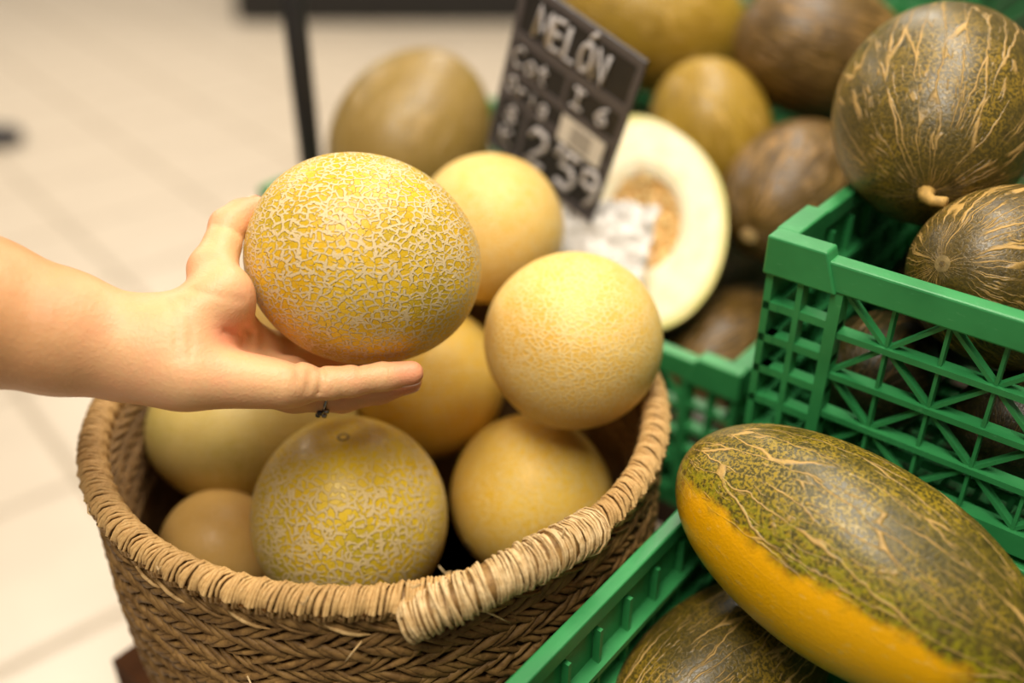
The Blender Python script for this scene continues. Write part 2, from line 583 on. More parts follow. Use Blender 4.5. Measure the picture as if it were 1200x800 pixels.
# ------------------------------------------------------------------ basket
def straw(name, a, b, sc_=60.0, rough=0.6):
    n = NT(name, rough, 0.3)
    o = n.obj()
    f = n.noise(n.vec('MULTIPLY', o, (1, 1, 2.2)), sc_, 4.0, 0.65)
    f2 = n.noise(o, 420, 2.0)
    c = n.mix(n.ramp(f, 0.32, 0.68), a, b)
    rnd = n.n('ObjectInfo').outputs['Random']
    c = n.mix(n.ramp(rnd, 0.0, 1.0, 0, 0.35), c, tuple(x * 0.6 for x in a[:3]) + (1,))
    c = n.mix(n.ramp(f2, 0.55, 0.72, 0, 0.45), c, tuple(x * 0.45 for x in a[:3]) + (1,))
    n.color(c)
    n.bump(f2, 0.25, 0.001)
    return n.m


M_rim = straw('rim_straw', lin(178, 138, 82), lin(218, 182, 124))
M_braid = straw('braid_straw', lin(112, 82, 44), lin(160, 124, 72))
M_inner = straw('inner_straw', lin(110, 84, 52), lin(150, 118, 76), 40.0)
M_cord = straw('handle_straw', lin(190, 156, 104), lin(226, 198, 150), 90.0)
ZR = 1.08
bk = empty('woven_basket', (BC.x, BC.y, 0.83))
tag(bk, 'round woven straw basket with a wrapped handle, full of yellow melons', 'basket')
prof = [(0.83, 0.176), (0.86, 0.188), (0.90, 0.197), (0.95, 0.201), (1.00, 0.202), (1.04, 0.2015), (1.072, 0.200)]


def wall_r(z):
    for (a, ra), (b, rb) in zip(prof, prof[1:]):
        if z <= b:
            return ra + (rb - ra) * max(0, (z - a)) / (b - a)
    return prof[-1][1]


def ring_pt(phi, r, z):       # phi 0 faces the camera
    return Vector((r * math.sin(phi), -r * math.cos(phi), z - 0.83))


# wall shell (inner and outer skin)
m = MB()
NS = 96
V, F = [], []
zs = [0.832 + (1.074 - 0.832) * k / 14 for k in range(15)]
loop = [(z, -0.004) for z in zs] + [(z, -0.010) for z in reversed(zs)]
for (z, off) in loop:
    for k in range(NS):
        V.append(ring_pt(2 * math.pi * k / NS, wall_r(z) + off, z))
for a in range(len(loop) - 1):
    for k in range(NS):
        F.append((a * NS + k, a * NS + (k + 1) % NS, (a + 1) * NS + (k + 1) % NS, (a + 1) * NS + k))
F.append(tuple((len(loop) - 1) * NS + k for k in range(NS)))
F.append(tuple(k for k in range(NS))[::-1])
m.add(V, F)
m.obj('wall', M_inner, bk, True)
# herring-bone braid rows outside and two inside
rows = 12
for rI in range(rows):
    m = MB()
    zc = 0.842 + rI * (1.070 - 0.842) / (rows - 1)
    nst = 150
    for k in range(nst):
        for sgn in (1, -1):
            p0 = 2 * math.pi * (k + (0.5 if sgn < 0 else 0)) / nst + random.uniform(-.006, .006)
            pts, rr = [], []
            L = random.uniform(0.036, 0.064)
            rs0 = random.uniform(0.0014, 0.0029)
            zz = zc + sgn * 0.0052 + random.uniform(-.0030, .0030)
            for q in range(5):
                s = q / 4 - 0.5
                z = zz + sgn * s * 0.017
                lift = 0.0022 * math.cos(s * math.pi) + random.uniform(-.0003, .0003)
                pts.append(ring_pt(p0 + s * L / 0.2 * 0.62, wall_r(z) + lift - 0.0008, z))
                rr.append(0.0005 + rs0 * math.cos(s * math.pi * 0.92))
            m.tube(pts, rr, 5, False)
    m.obj('braid_row', M_braid, bk, True)['kind'] = 'stuff'
for rI in range(4):
    m = MB()
    zc = 1.055 - rI * 0.02
    for k in range(84):
        for sgn in (1, -1):
            p0 = 2 * math.pi * (k + (0.5 if sgn < 0 else 0)) / 84
            pts = [ring_pt(p0 + s * 0.20, wall_r(zc) - 0.0100 - 0.0012 * math.cos(s * math.pi), zc + sgn * (0.005 + s * 0.016)) for s in (-.5, -.2, .2, .5)]
            m.tube(pts, [0.0008, 0.0026, 0.0026, 0.0008], 5, False)
    m.obj('inner_braid_row', M_inner, bk, True)['kind'] = 'stuff'
# the wrapped rim: single wraps
NW = 92
dphi = 2 * math.pi / NW
RW, rw = 0.1985, 0.0080
MB().tube([ring_pt(2 * math.pi * k / 96, RW, ZR) for k in range(97)], 0.0072, 10, False).obj('rim_coil', M_braid, bk, True)
wraps = []
for var in range(6):
    m = MB()
    for s in range(7):
        pts, rr = [], []
        base = (s / 7 - 0.5) * dphi * 1.15 + random.uniform(-.003, .003)
        skew = dphi * random.uniform(0.75, 1.1)
        rr0 = random.uniform(0.0010, 0.0015)
        for q in range(13):
            a = 2 * math.pi * q / 12
            rad = rw + 0.0008 * math.sin(3 * a + s) + 0.0019 * math.sin(math.pi * (s + 0.5) / 7) - 0.0006
            ph = base + skew * (q / 12 - 0.5)
            pts.append(ring_pt(ph, RW + rad * math.cos(a), ZR + rad * math.sin(a) * 1.05))
            rr.append(rr0)
        m.tube(pts, rr, 5, False)
    wraps.append(m.me('straw_wrap', M_rim, True))
for k in range(NW):
    o = link('straw_wrap', wraps[random.randrange(6)], bk)
    o.rotation_euler = (0, 0, k * dphi)
# light stitch strands just under the rim
for k in range(46):
    p0 = 2 * math.pi * k / 46 + random.uniform(-.02, .02)
    pts = [ring_pt(p0 + s * 0.14, wall_r(1.06) + 0.0042 - 0.003 * abs(s * 2) ** 2, 1.063 - 0.011 * s) for s in (-.5, -.25, 0, .25, .5)]
    sw = random.uniform(0.5, 0.95)
    MB().tube(pts, [0.0005, 0.0018 * sw, 0.002 * sw, 0.0018 * sw, 0.0005], 5, False).obj('stitch', M_rim if random.random() < 0.45 else M_braid, bk, True)
# handle over the front of the rim
def handle_path(t):
    phi = math.radians(10 + 35 * t)
    up = math.sin(math.pi * min(1, max(0, t * 0.92 + 0.02))) ** 0.8
    return ring_pt(phi, RW + 0.010 - 0.005 * t + 0.003 * up, ZR - 0.009 * (1 - t) ** 2 + 0.013 * up + 0.003 * t)


hd = MB().tube([handle_path(k / 40) for k in range(41)], [0.0105 + 0.0012 * math.sin(k * 0.5) for k in range(41)], 14).obj('handle', M_braid, bk, True)
for s in range(6):
    m = MB()
    turns = 30
    N = turns * 12
    pts, rr = [], []
    wob = random.uniform(0, 6)
    for q in range(N + 1):
        t = q / N
        tt = min(1, max(0, t + 0.013 * math.sin(q * (0.21 + 0.013 * s) + wob) + 0.012 * math.sin(q * 0.077 + s) + 0.006 * math.sin(q * 0.5 + 3 * s)))
        c = handle_path(tt)
        tg = (handle_path(min(1, tt + .01)) - handle_path(max(0, tt - .01))).normalized()
        nx = tg.cross(Vector((0, 0, 1))).normalized()
        nz = nx.cross(tg)
        a = 2 * math.pi * q / 12 + s * 1.05
        rad = 0.0108 + 0.0010 * math.sin(q * 0.043 + s) + 0.0010 * math.sin(q * 0.31 + 2 * s) + 0.0003 * s
        pts.append(c + nx * (rad * math.cos(a)) + nz * (rad * math.sin(a)))
        rr.append(0.00080 + 0.00030 * math.sin(q * 0.05 + s))
    m.tube(pts, rr, 5, True)
    m.obj('cord_winding', M_cord, hd, True)
# loose fibres
for (ph, z, dx, dz) in ((0.37, 1.072, 0.020, -0.016), (0.30, 1.105, -0.006, 0.010), (0.22, 1.10, -0.008, 0.007), (-0.55, 1.088, 0.008, 0.008),
                        (-0.10, 1.09, 0.006, 0.009), (-0.95, 1.085, 0.014, 0.005), (0.05, 1.06, -0.010, -0.012), (-0.30, 1.02, 0.008, -0.012), (0.62, 1.1, 0.005, 0.012)):
    a = ring_pt(ph, RW + 0.010, z)
    tn = Vector((math.cos(ph), math.sin(ph), 0))
    MB().tube([a, a + tn * dx * 0.5 + Vector((0, -0.004, dz * 0.35)), a + tn * dx + Vector((0, -0.004, dz))], [0.0007, 0.0006, 0.0003], 4).obj('loose_fibre', M_cord, bk, True)

# ------------------------------------------------------------------ melons
def melon_mesh(name, r, half, lump=0.012, seed=0.0, egg=0.0, dimple=0.0, nu=96, nv=64, mat=None):
    V, F = [(0, 0, -half)], []
    for j in range(1, nv):
        th = math.pi * j / nv
        z = -math.cos(th)
        rad = math.sin(th) ** 0.96
        for i in range(nu):
            a = 2 * math.pi * i / nu
            nx, ny = math.cos(a) * rad, math.sin(a) * rad
            k = 1 + lump * mnoise.noise(Vector((nx * 1.4 + seed, ny * 1.4 - seed, z * 1.4)))
            e = 1 - egg * z
            zz = z * half * k
            if dimple and z > 0.9:
                zz -= dimple * ((z - 0.9) / 0.1) ** 2
            V.append((nx * r * k * e, ny * r * k * e, zz))
    V.append((0, 0, half - dimple))
    for i in range(nu):
        F.append((0, 1 + (i + 1) % nu, 1 + i))
    for j in range(nv - 2):
        for i in range(nu):
            a, b = 1 + j * nu, 1 + (j + 1) * nu
            F.append((a + i, a + (i + 1) % nu, b + (i + 1) % nu, b + i))
    L = len(V) - 1
    b = 1 + (nv - 2) * nu
    for i in range(nu):
        F.append((b + i, b + (i + 1) % nu, L))
    return mesh(name, V, F, mat)


M_stem = plain('dry_stem', lin(186, 148, 78), 0.7, 0.2, 200.0, bump=0.4)
M_scar = plain('stem_scar', lin(128, 108, 66), 0.8, 0.3, 220.0, bump=0.5)


def stem_part(parent, half, kind):
    m = MB()
    if kind == 'scar':
        ring = [(0.0070 * math.cos(2 * math.pi * k / 14), 0.0070 * math.sin(2 * math.pi * k / 14)) for k in range(14)]
        V = [(x, y, half - 0.0012) for x, y in ring] + [(x * .55, y * .55, half + 0.0006) for x, y in ring] + [(0, 0, half - 0.0006)]
        F = [(k, (k + 1) % 14, 14 + (k + 1) % 14, 14 + k) for k in range(14)] + [(14 + k, 14 + (k + 1) % 14, 28) for k in range(14)]
        m.add(V, F)
        o = m.obj('stem_scar', M_scar, parent, True)
    else:
        m.tube([(0, 0, half - 0.004), (0, 0.001, half + 0.004), (0.004, 0.003, half + 0.010), (0.012, 0.006, half + 0.013)], [0.007, 0.0048, 0.0036, 0.0036], 10)
        o = m.obj('stem', M_stem, parent, True)
    return o


def melon(label, loc, r, half, axis, mat, seed=0.0, egg=0.0, stem='scar', dimple=0.0, spin=0.0, group=None, cat='melon', name='melon', lump=0.012):
    me = melon_mesh(name, r, half, lump, seed, egg, dimple, mat=mat)
    o = link(name, me)
    o.location = loc
    q = Vector(axis).normalized().to_track_quat('Z', 'Y')
    o.rotation_mode = 'QUATERNION'
    o.rotation_quaternion = q @ Quaternion((0, 0, 1), spin)
    tag(o, label, cat, group)
    # unwrap of the skin around the side that faces the shopper
    inv = o.rotation_quaternion.inverted()
    A = (inv @ (Vector((0, 0, CAM_H)) - Vector(loc))).normalized()
    rx = inv @ Vector((1, 0, 0))
    rx = (rx - A * rx.dot(A)).normalized()
    ry = A.cross(rx)
    uvl = me.uv_layers.new(name='skin_unwrap')
    co = np.empty(len(me.vertices) * 3)
    me.vertices.foreach_get('co', co)
    co = co.reshape(-1, 3)
    nn = co / np.linalg.norm(co, axis=1)[:, None]
    ca, cx, cy = nn @ np.array(A), nn @ np.array(rx), nn @ np.array(ry)
    rho = np.arccos(np.clip(ca, -1, 1)) * (r + half) / 2
    ln_ = np.maximum(np.hypot(cx, cy), 1e-6)
    uv = np.stack([rho * cx / ln_, rho * cy / ln_], 1)
    li = np.empty(len(me.loops), np.int32)
    me.loops.foreach_get('vertex_index', li)
    uvl.data.foreach_set('uv', uv[li].ravel())
    if stem:
        stem_part(o, half - dimple, stem)
    return o


NET = lin(222, 198, 150)
M_held = netted('net_rind_held', lin(214, 166, 12), lin(226, 184, 30), lin(176, 152, 30), NET, 0.0056, 0.165, seed=1.3, gap=0.0)
M_front = netted('net_rind_front', lin(206, 168, 22), lin(216, 182, 34), lin(160, 146, 34), lin(214, 190, 136), 0.0060, 0.17, seed=4.1, squash=1.0, gap=0.0, pole_fade=0.65, radius=0.072)
M_pale = netted('pale_rind', lin(228, 184, 84), lin(232, 192, 96), lin(222, 172, 66), lin(238, 212, 150), 0.0046, 0.16, 0.75, 0.3, 2.2, gap=0.3, soft=0.09)
M_pale2 = netted('pale_rind_bright', lin(224, 176, 40), lin(230, 188, 62), lin(214, 166, 40), lin(232, 204, 132), 0.0046, 0.16, 0.7, 0.3, 6.2, gap=0.3, soft=0.09)
M_pale3 = netted('pale_rind_green', lin(196, 170, 88), lin(206, 182, 100), lin(178, 160, 74), lin(216, 196, 134), 0.0042, 0.16, 0.5, 0.25, 8.2, gap=0.3, soft=0.09)
M_tan = netted('tan_rind', lin(206, 164, 88), lin(214, 172, 96), lin(200, 150, 74), lin(220, 182, 116), 0.0042, 0.16, 0.45, 0.25, 9.2, gap=0.3, soft=0.09)

GB = 'yellow melons heaped in the basket'
HELD = at(428, 305, 0.64)
melon('netted yellow melon held up in the hand', HELD, 0.0670, 0.0755, cdir(0.93, 0.24, 0.28), M_held, 0.4, 0.03, None)
melon('netted yellow melon at the front of the basket with its stem scar on top', at(410, 603, 0.71), 0.0695, 0.0715, cdir(0.02, -0.86, -0.52), M_front, 1.7, 0.05, 'scar', 0.003, group=GB)
melon('smooth yellow melon just behind the wrapped basket handle', at(622, 582, 0.775), 0.0640, 0.0625, cdir(-0.75, 0.55, -0.35), M_pale2, 2.9, 0.04, 'scar', group=GB)
melon('large smooth pale melon topmost of the heap at the right of the basket', at(672, 399, 0.712), 0.0635, 0.063, cdir(0.5, -0.2, 0.8), M_pale, 3.3, 0.0, 'scar', group=GB)
melon('yellow melon in the middle of the basket below the fingertips', at(502, 447, 0.835), 0.064, 0.066, cdir(0.3, 0.2, 0.9), M_pale2, 4.8, 0.0, 'scar', group=GB)
melon('pale greenish melon lying at the left of the basket under the wrist', at(298, 501, 0.795), 0.0625, 0.083, cdir(0.97, -0.06, 0.25), M_pale3, 5.1, 0.0, 'scar', group=GB)
melon('small tan melon low by the left rim of the basket', at(257, 641, 0.745), 0.044, 0.043, cdir(0.2, -0.5, 0.8), M_tan, 6.6, 0.0, 'scar', group=GB)
melon('smooth pale yellow melon resting on the back rim beneath the price sign', at(574, 268, 0.836), 0.0625, 0.063, cdir(0.3, -0.2, 0.9), M_pale, 7.7, 0.0, 'scar', group=GB)
melon('pale melon at the back of the basket seen between thumb and held melon', at(370, 348, 0.79), 0.055, 0.055, cdir(0.3, -0.2, 0.9), M_pale, 8.7, 0.0, 'scar', group=GB)

GT = 'green striped melons in the crates'
DK, MD, LN = lin(72, 62, 24), lin(146, 118, 36), lin(194, 156, 90)
M_t1 = toad_skin('toad_skin_plain', DK, MD, LN, 0.0, 11.0, lw=0.05)
M_t2 = toad_skin('toad_skin_brown', lin(78, 58, 28), lin(128, 98, 38), lin(168, 128, 70), 3.7, 14.0, lw=0.08)
M_t3 = toad_skin('toad_skin_yellow', lin(150, 118, 36), lin(190, 156, 52), lin(206, 168, 84), 5.9, 12.0, lw=0.05)
M_t4 = toad_skin('toad_skin_tan', lin(138, 112, 56), lin(166, 138, 70), lin(176, 146, 88), 8.1, 12.0, lw=0.05)
M_t6 = toad_skin('toad_skin_striped', lin(70, 58, 22), lin(128, 102, 30), lin(196, 156, 84), 12.4, 15.0, lw=0.06, polec=(226, 186, 30), pole0=0.80)

M_t7 = toad_skin('toad_skin_shaded', lin(40, 37, 18), lin(70, 60, 24), lin(120, 92, 50), 2.7, 14.0, lw=0.05)  # darkened skin for buried melons: the shade inside the crates is in its colour

AX1 = (U2 * 0.97 + V2 * -0.05 + Vector((0, 0, -0.14))).normalized()
P1 = at(993, 655, 0.590)
q1 = AX1.to_track_quat('Z', 'Y')
pd = q1.inverted() @ cdir(-0.33, 0.60, -0.73)
pd = Vector((pd.x, pd.y, 0)).normalized()
M_t5 = toad_skin('toad_skin_patch', lin(66, 60, 22), lin(150, 126, 30), LN, 4.7, 10.0, (pd, 0.83, 0.93), 0.1155, lin(244, 176, 0), 0.95, lw=0.036)
melon('large green melon with a bright yellow patch, on top in the front crate', P1, 0.0628, 0.1155, AX1, M_t5, 1.2, 0.0, 'scar', group=GT, lump=0.02)
melon('dark striped green melon low in the front crate, beneath the yellow patched one', at(846, 794, 0.662), 0.054, 0.092, (V2 * 0.9 + U2 * 0.2 + Vector((0, 0, 0.1))), M_t1, 2.5, 0.0, 'scar', group=GT)
melon('big ribbed green melon on top in the raised crate, stem towards the basket', at(1097, 135, 0.705), 0.0705, 0.088, cdir(-0.34, 0.74, -0.62), M_t1, 3.6, 0.05, 'stem', group=GT)
melon('dark green melon with a yellow stem end, over the edge of the raised crate', at(1196, 326, 0.645), 0.060, 0.088, cdir(-0.80, -0.06, -0.55), M_t6, 4.2, 0.03, 'scar', group=GT)
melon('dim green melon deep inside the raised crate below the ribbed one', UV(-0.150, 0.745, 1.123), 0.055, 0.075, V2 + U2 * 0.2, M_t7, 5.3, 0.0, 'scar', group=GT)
melon('tan melon standing upright behind the held one, next to the black pole', at(482, 162, 1.13), 0.088, 0.108, cdir(0.42, -0.80, 0.3), M_t4, 6.4, 0.03, 'scar', group=GT)
melon('yellowish green melon right behind the cut half melon', at(833, 155, 1.055), 0.064, 0.078, cdir(-0.25, -0.9, -0.15), M_t3, 7.1, 0.0, 'scar', group=GT)
melon('dark brown melon beside the raised crate, pale blossom spot towards the cut half', at(928, 223, 0.955), 0.062, 0.088, cdir(-0.55, 0.5, -0.55), M_t2, 8.3, 0.0, None, group=GT)
melon('brown melon at the top of the heap left of the ribbed one', at(962, 60, 1.045), 0.070, 0.095, cdir(0.9, 0.2, 0.2), M_t2, 9.6, 0.0, 'scar', group=GT)
melon('yellow streaked melon at the top behind the price sign', at(766, 24, 1.155), 0.079, 0.112, cdir(0.93, 0.28, 0.1), M_t3, 10.2, 0.0, 'scar', group=GT)
melon('dark brown melon wedged between the cut half and the raised crate', at(858, 405, 0.99), 0.056, 0.085, V2 + U2 * 0.15, M_t2, 11.8, 0.0, 'scar', group=GT)
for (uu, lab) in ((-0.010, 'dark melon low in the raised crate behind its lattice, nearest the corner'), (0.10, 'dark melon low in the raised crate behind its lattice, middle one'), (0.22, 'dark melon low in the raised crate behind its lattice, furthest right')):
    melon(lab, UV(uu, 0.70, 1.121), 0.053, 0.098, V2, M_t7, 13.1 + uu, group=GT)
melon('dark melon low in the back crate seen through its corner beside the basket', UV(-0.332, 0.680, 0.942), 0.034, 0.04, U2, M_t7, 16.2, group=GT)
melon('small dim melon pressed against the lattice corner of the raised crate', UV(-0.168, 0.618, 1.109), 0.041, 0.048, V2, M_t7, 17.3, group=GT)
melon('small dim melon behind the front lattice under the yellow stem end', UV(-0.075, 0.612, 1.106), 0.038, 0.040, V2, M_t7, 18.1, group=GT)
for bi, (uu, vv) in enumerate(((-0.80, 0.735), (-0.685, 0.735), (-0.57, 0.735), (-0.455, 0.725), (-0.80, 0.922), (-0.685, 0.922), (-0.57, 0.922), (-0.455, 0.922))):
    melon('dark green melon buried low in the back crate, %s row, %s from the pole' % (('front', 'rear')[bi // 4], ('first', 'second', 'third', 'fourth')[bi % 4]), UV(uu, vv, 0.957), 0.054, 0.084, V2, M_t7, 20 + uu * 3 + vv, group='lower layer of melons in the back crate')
melon('dark melon in the front crate hidden behind the yellow patched one', UV(0.03, 0.47, 0.962), 0.056, 0.09, U2, M_t1, 15.2, group=GT)
for o in list(sc.objects):
    if o.get('label', '').startswith('dark brown melon beside'):
        m = MB()
        V = [(0.008 * math.cos(2 * math.pi * k / 14), 0.008 * math.sin(2 * math.pi * k / 14), 0.0912) for k in range(14)] + [(0, 0, 0.0935)]
        m.add(V, [(k, (k + 1) % 14, 14) for k in range(14)])
        m.obj('blossom_end', plain('blossom_end', lin(206, 172, 120), 0.7, 0.1, 200), o, True)

# ------------------------------------------------------------------ cut half melon
n = NT('melon_flesh', 0.32, 0.5)
o_ = n.obj()
sx = n.n('SeparateXYZ')
n.put(sx.inputs[0], o_)
e = n.math('SQRT', n.math('ADD', n.math('POWER', n.math('DIVIDE', sx.outputs[0], 0.080), 2.0), n.math('POWER', n.math('DIVIDE', sx.outputs[1], 0.112), 2.0)))
c_ = n.mix(n.ramp(e, 0.86, 0.99), lin(250, 238, 206), lin(206, 200, 120))
n.color(n.mix(n.ramp(n.noise(o_, 50, 3.0), 0.4, 0.7, 0, 0.4), c_, lin(238, 214, 160)))
n.b.inputs['Subsurface Weight'].default_value = 0.15
n.b.inputs['Subsurface Radius'].default_value = (0.01, 0.006, 0.003)
M_flesh = n.m
M_pulp = plain('seed_pulp', lin(240, 192, 120), 0.35, 0.14, 60.0, bump=0.3)
M_seed = plain('melon_seed', lin(236, 206, 140), 0.4, 0.1, 200.0)
M_rind = toad_skin('cut_rind', lin(120, 112, 40), lin(170, 150, 60), lin(196, 166, 90), 14.0, 12.0)
ch = empty('cut_melon_half', at(752, 256, 0.945))
nrm = cdir(-0.36, -0.25, -0.86)
upv = cdir(-0.20, -0.95, 0.05)
xv = upv.cross(nrm).normalized()
yv = nrm.cross(xv).normalized()
ch.rotation_mode = 'QUATERNION'
ch.rotation_quaternion = Matrix((xv, yv, nrm)).transposed().to_quaternion()
tag(ch, 'cut half of a pale fleshed melon leaning in the back crate beside the price sign', 'melon')


def face_pt(a, rho):
    x, y = math.cos(a) * 0.080 * rho, math.sin(a) * 0.112 * rho
    if y > 0:
        x *= 1 - 0.30 * (y / 0.112) ** 2
    return x, y


NA = 72
V, F = [], []
for j in range(25):
    rho = 0.44 + 0.56 * j / 24
    for i in range(NA):
        x, y = face_pt(2 * math.pi * i / NA, rho)
        V.append((x, y, -0.006 * max(0, (0.62 - rho) / 0.18) ** 2 + 0.0006 * mnoise.noise(Vector((x * 60, y * 60, 0)))))
for j in range(24):
    for i in range(NA):
        F.append((j * NA + i, j * NA + (i + 1) % NA, (j + 1) * NA + (i + 1) % NA, (j + 1) * NA + i))
link('flesh', mesh('flesh', V, F, M_flesh), ch)
V, F = [], []
for j in range(13):
    rho = 0.455 * j / 12
    for i in range(NA):
        x, y = face_pt(2 * math.pi * i / NA, max(rho, 0.002))
        dp = 0.006 + 0.014 * (1 - (rho / 0.455) ** 2) ** 0.7
        V.append((x, y, -dp + 0.004 * mnoise.noise(Vector((x * 130, y * 130, 3)))))
for j in range(12):
    for i in range(NA):
        F.append((j * NA + i, j * NA + (i + 1) % NA, (j + 1) * NA + (i + 1) % NA, (j + 1) * NA + i))
link('seed_cavity', mesh('seed_cavity', V, F, M_pulp), ch)
V, F = [], []
for j in range(20):
    rho = 1 - j / 20 * 0.999
    for i in range(NA):
        x, y = face_pt(2 * math.pi * i / NA, rho)
        V.append((x, y, -0.074 * math.sqrt(max(0, 1 - rho * rho))))
for j in range(19):
    for i in range(NA):
        F.append((j * NA + (i + 1) % NA, j * NA + i, (j + 1) * NA + i, (j + 1) * NA + (i + 1) % NA))
F.append(tuple(19 * NA + i for i in range(NA))[::-1])
link('rind', mesh('rind', V, F, M_rind), ch)
sd = MB()
for k in range(70):
    a, rho = random.uniform(0, 6.28), 0.42 * math.sqrt(random.random())
    x, y = face_pt(a, rho)
    z = -(0.006 + 0.014 * (1 - (rho / 0.455) ** 2) ** 0.7) + 0.002
    d = random.uniform(0, 3.14)
    t = Vector((math.cos(d), math.sin(d), random.uniform(-.3, .3))) * 0.005
    c = Vector((x, y, z))
    sd.tube([c - t, c - t * .5, c + t * .2, c + t], [0.0004, 0.0017, 0.0021, 0.0005], 6)
sd.obj('seeds', M_seed, ch, True)['kind'] = 'stuff'

# crumpled wrapping film at the foot of the cut half
n = NT('white_film', 0.22, 0.6)
n.color(n.mix(n.noise(n.obj(), 60, 3.0), lin(196, 190, 184), lin(214, 210, 204)))
M_film = n.m
V, F = [], []
NU, NV = 44, 44
for j in range(NV):
    for i in range(NU):
        a, b = i / (NU - 1) - 0.5, j / (NV - 1) - 0.5
        p = Vector((a, b, 0)) * 1.0
        h = abs(mnoise.noise(Vector((a * 4.2, b * 4.2, 1.7)))) * 0.9 + 0.45 * abs(mnoise.noise(Vector((a * 8, b * 8, 5.1)))) + 0.05 * mnoise.noise(Vector((a * 22, b * 22, 9)))
        edge = 1 + 0.18 * mnoise.noise(Vector((a * 5, b * 5, 3)))
        V.append((a * 0.105 * edge, b * 0.085 * edge, h * 0.015))
for j in range(NV - 1):
    for i in range(NU - 1):
        F.append((j * NU + i, j * NU + i + 1, (j + 1) * NU + i + 1, (j + 1) * NU + i))
fo = link('plastic_film', mesh('plastic_film', V, F, M_film))
fo.location = at(694, 282, 0.905)
fo.rotation_mode = 'QUATERNION'
fo.rotation_quaternion = cdir(-0.15, -0.45, -0.85).to_track_quat('Z', 'Y')
md = fo.modifiers.new('thickness', 'SOLIDIFY')
md.thickness = 0.0006
tag(fo, 'crumpled white wrapping film at the foot of the cut melon half', 'film')

# ------------------------------------------------------------------ price sign
k_ = 0.92
TL, TR, BR, BL = at(616, -26, 0.9 * k_), at(759, 73, 0.846 * k_), at(692, 261, 0.98 * k_), at(571, 165, 1.034 * k_)
ex, ey = (TR - TL), (BL - TL)
SW, SH = ex.length, ey.length
ex.normalize()
ey = (ey - ex * ey.dot(ex)).normalized()
ez = ex.cross(ey).normalized()        # right x down = away from the viewer
sg = empty('price_sign', (TL + TR + BR + BL) / 4)
sg.rotation_mode = 'QUATERNION'
sg.rotation_quaternion = Matrix((ex, -ey, -ez)).transposed().to_quaternion()
tag(sg, 'black price sign with white chalk writing standing over the cut melon', 'sign')
M_sign = plain('blackboard', lin(33, 30, 30), 0.55, 0.15, 60.0)
M_frame = plain('sign_grey', lin(88, 82, 84), 0.55, 0.08, 60.0)
M_chalk = plain('chalk_white', lin(204, 198, 197), 0.8, 0.1, 300.0)
M_label = plain('paper_label', lin(232, 226, 218), 0.6, 0.03, 100.0)
M_print = plain('label_print', lin(176, 170, 164), 0.7, 0.05, 100.0)


def sp(a, b, z=0.0):                  # sign fractions (right, down) -> local point
    return Vector(((a - 0.5) * SW, (0.5 - b) * SH, z))


def srect(name, a0, a1, b0, b1, z0, z1, m, parent=sg):
    p, q = sp(a0, b1), sp(a1, b0)
    return MB().box(p.x, q.x, p.y, q.y, z0, z1).obj(name, m, parent)


board = srect('board', 0, 1, 0, 1, -0.0025, 0.0, M_sign)
for (a0, a1, b0, b1) in ((0, 1, 0, 0.045), (0, 1, 0.955, 1), (0, 0.045, 0.045, 0.955), (0.955, 1, 0.045, 0.955),
                         (0.045, 0.955, 0.265, 0.325), (0.045, 0.955, 0.475, 0.515), (0.045, 0.955, 0.625, 0.665), (0.50, 0.53, 0.325, 0.475), (0.26, 0.30, 0.665, 0.955)):
    srect('frame_line', a0, a1, b0, b1, 0.0, 0.0009, M_frame)
GL = {'M': [[(-.25, 1), (-.05, 0), (.4, .8), (.85, 0), (.95, 1)]], 'E': [[(.9, 0), (.05, .03), (0, .5), (0, 1), (.9, .97)], [(0, .5), (.75, .48)]],
      'L': [[(.1, 0), (0, 1), (.9, .98)]], 'N': [[(0, 1), (.05, 0), (.85, 1), (.95, 0)]],
      'O': [[(.5, 0), (.1, .25), (0, .6), (.25, .97), (.65, .95), (.95, .6), (.85, .2), (.5, 0)]], 'ACC': [[(.45, -.12), (.9, -.38)]],
      '2': [[(0, .25), (.25, 0), (.75, .02), (.95, .3), (.6, .6), (.02, .97), (1, .95)]],
      '5': [[(.95, 0), (.2, .02), (.1, .42), (.6, .38), (.95, .65), (.7, .97), (0, .93)]],
      '9': [[(.9, .3), (.55, .5), (.1, .4), (.12, .08), (.6, 0), (.92, .22), (.85, .7), (.55, 1)]],
      ',': [[(.4, .85), (.25, 1.25)]], "'": [[(.5, -.1), (.35, .25)]],
      'C': [[(.95, .15), (.55, 0), (.1, .25), (.05, .7), (.4, 1), (.95, .85)]], 'a': [[(.9, .45), (.45, .35), (.05, .65), (.35, 1), (.85, .8), (.9, .4), (1, 1)]],
      't': [[(.5, .1), (.45, .9), (.8, 1)], [(.1, .4), (.85, .38)]], 'r': [[(.15, .4), (.2, 1)], [(.2, .6), (.5, .4), (.9, .45)]], 'i': [[(.5, .4), (.5, 1)], [(.5, .15), (.52, .2)]],
      'g': [[(.9, .45), (.4, .4), (.1, .65), (.4, .9), (.85, .75), (.9, .4), (.85, 1.2), (.3, 1.3)]], 'I': [[(.1, 0), (.9, 0)], [(.5, 0), (.5, 1)], [(.1, 1), (.9, 1)]],
      '6': [[(.8, 0), (.3, .3), (.05, .7), (.4, 1), (.9, .8), (.7, .5), (.15, .6)]], 'K': [[(.1, 0), (.1, 1)], [(.9, .05), (.15, .55), (.95, 1)]],
      '8': [[(.5, .48), (.12, .25), (.5, 0), (.88, .25), (.5, .48), (.05, .75), (.5, 1), (.95, .75), (.5, .48)]]}


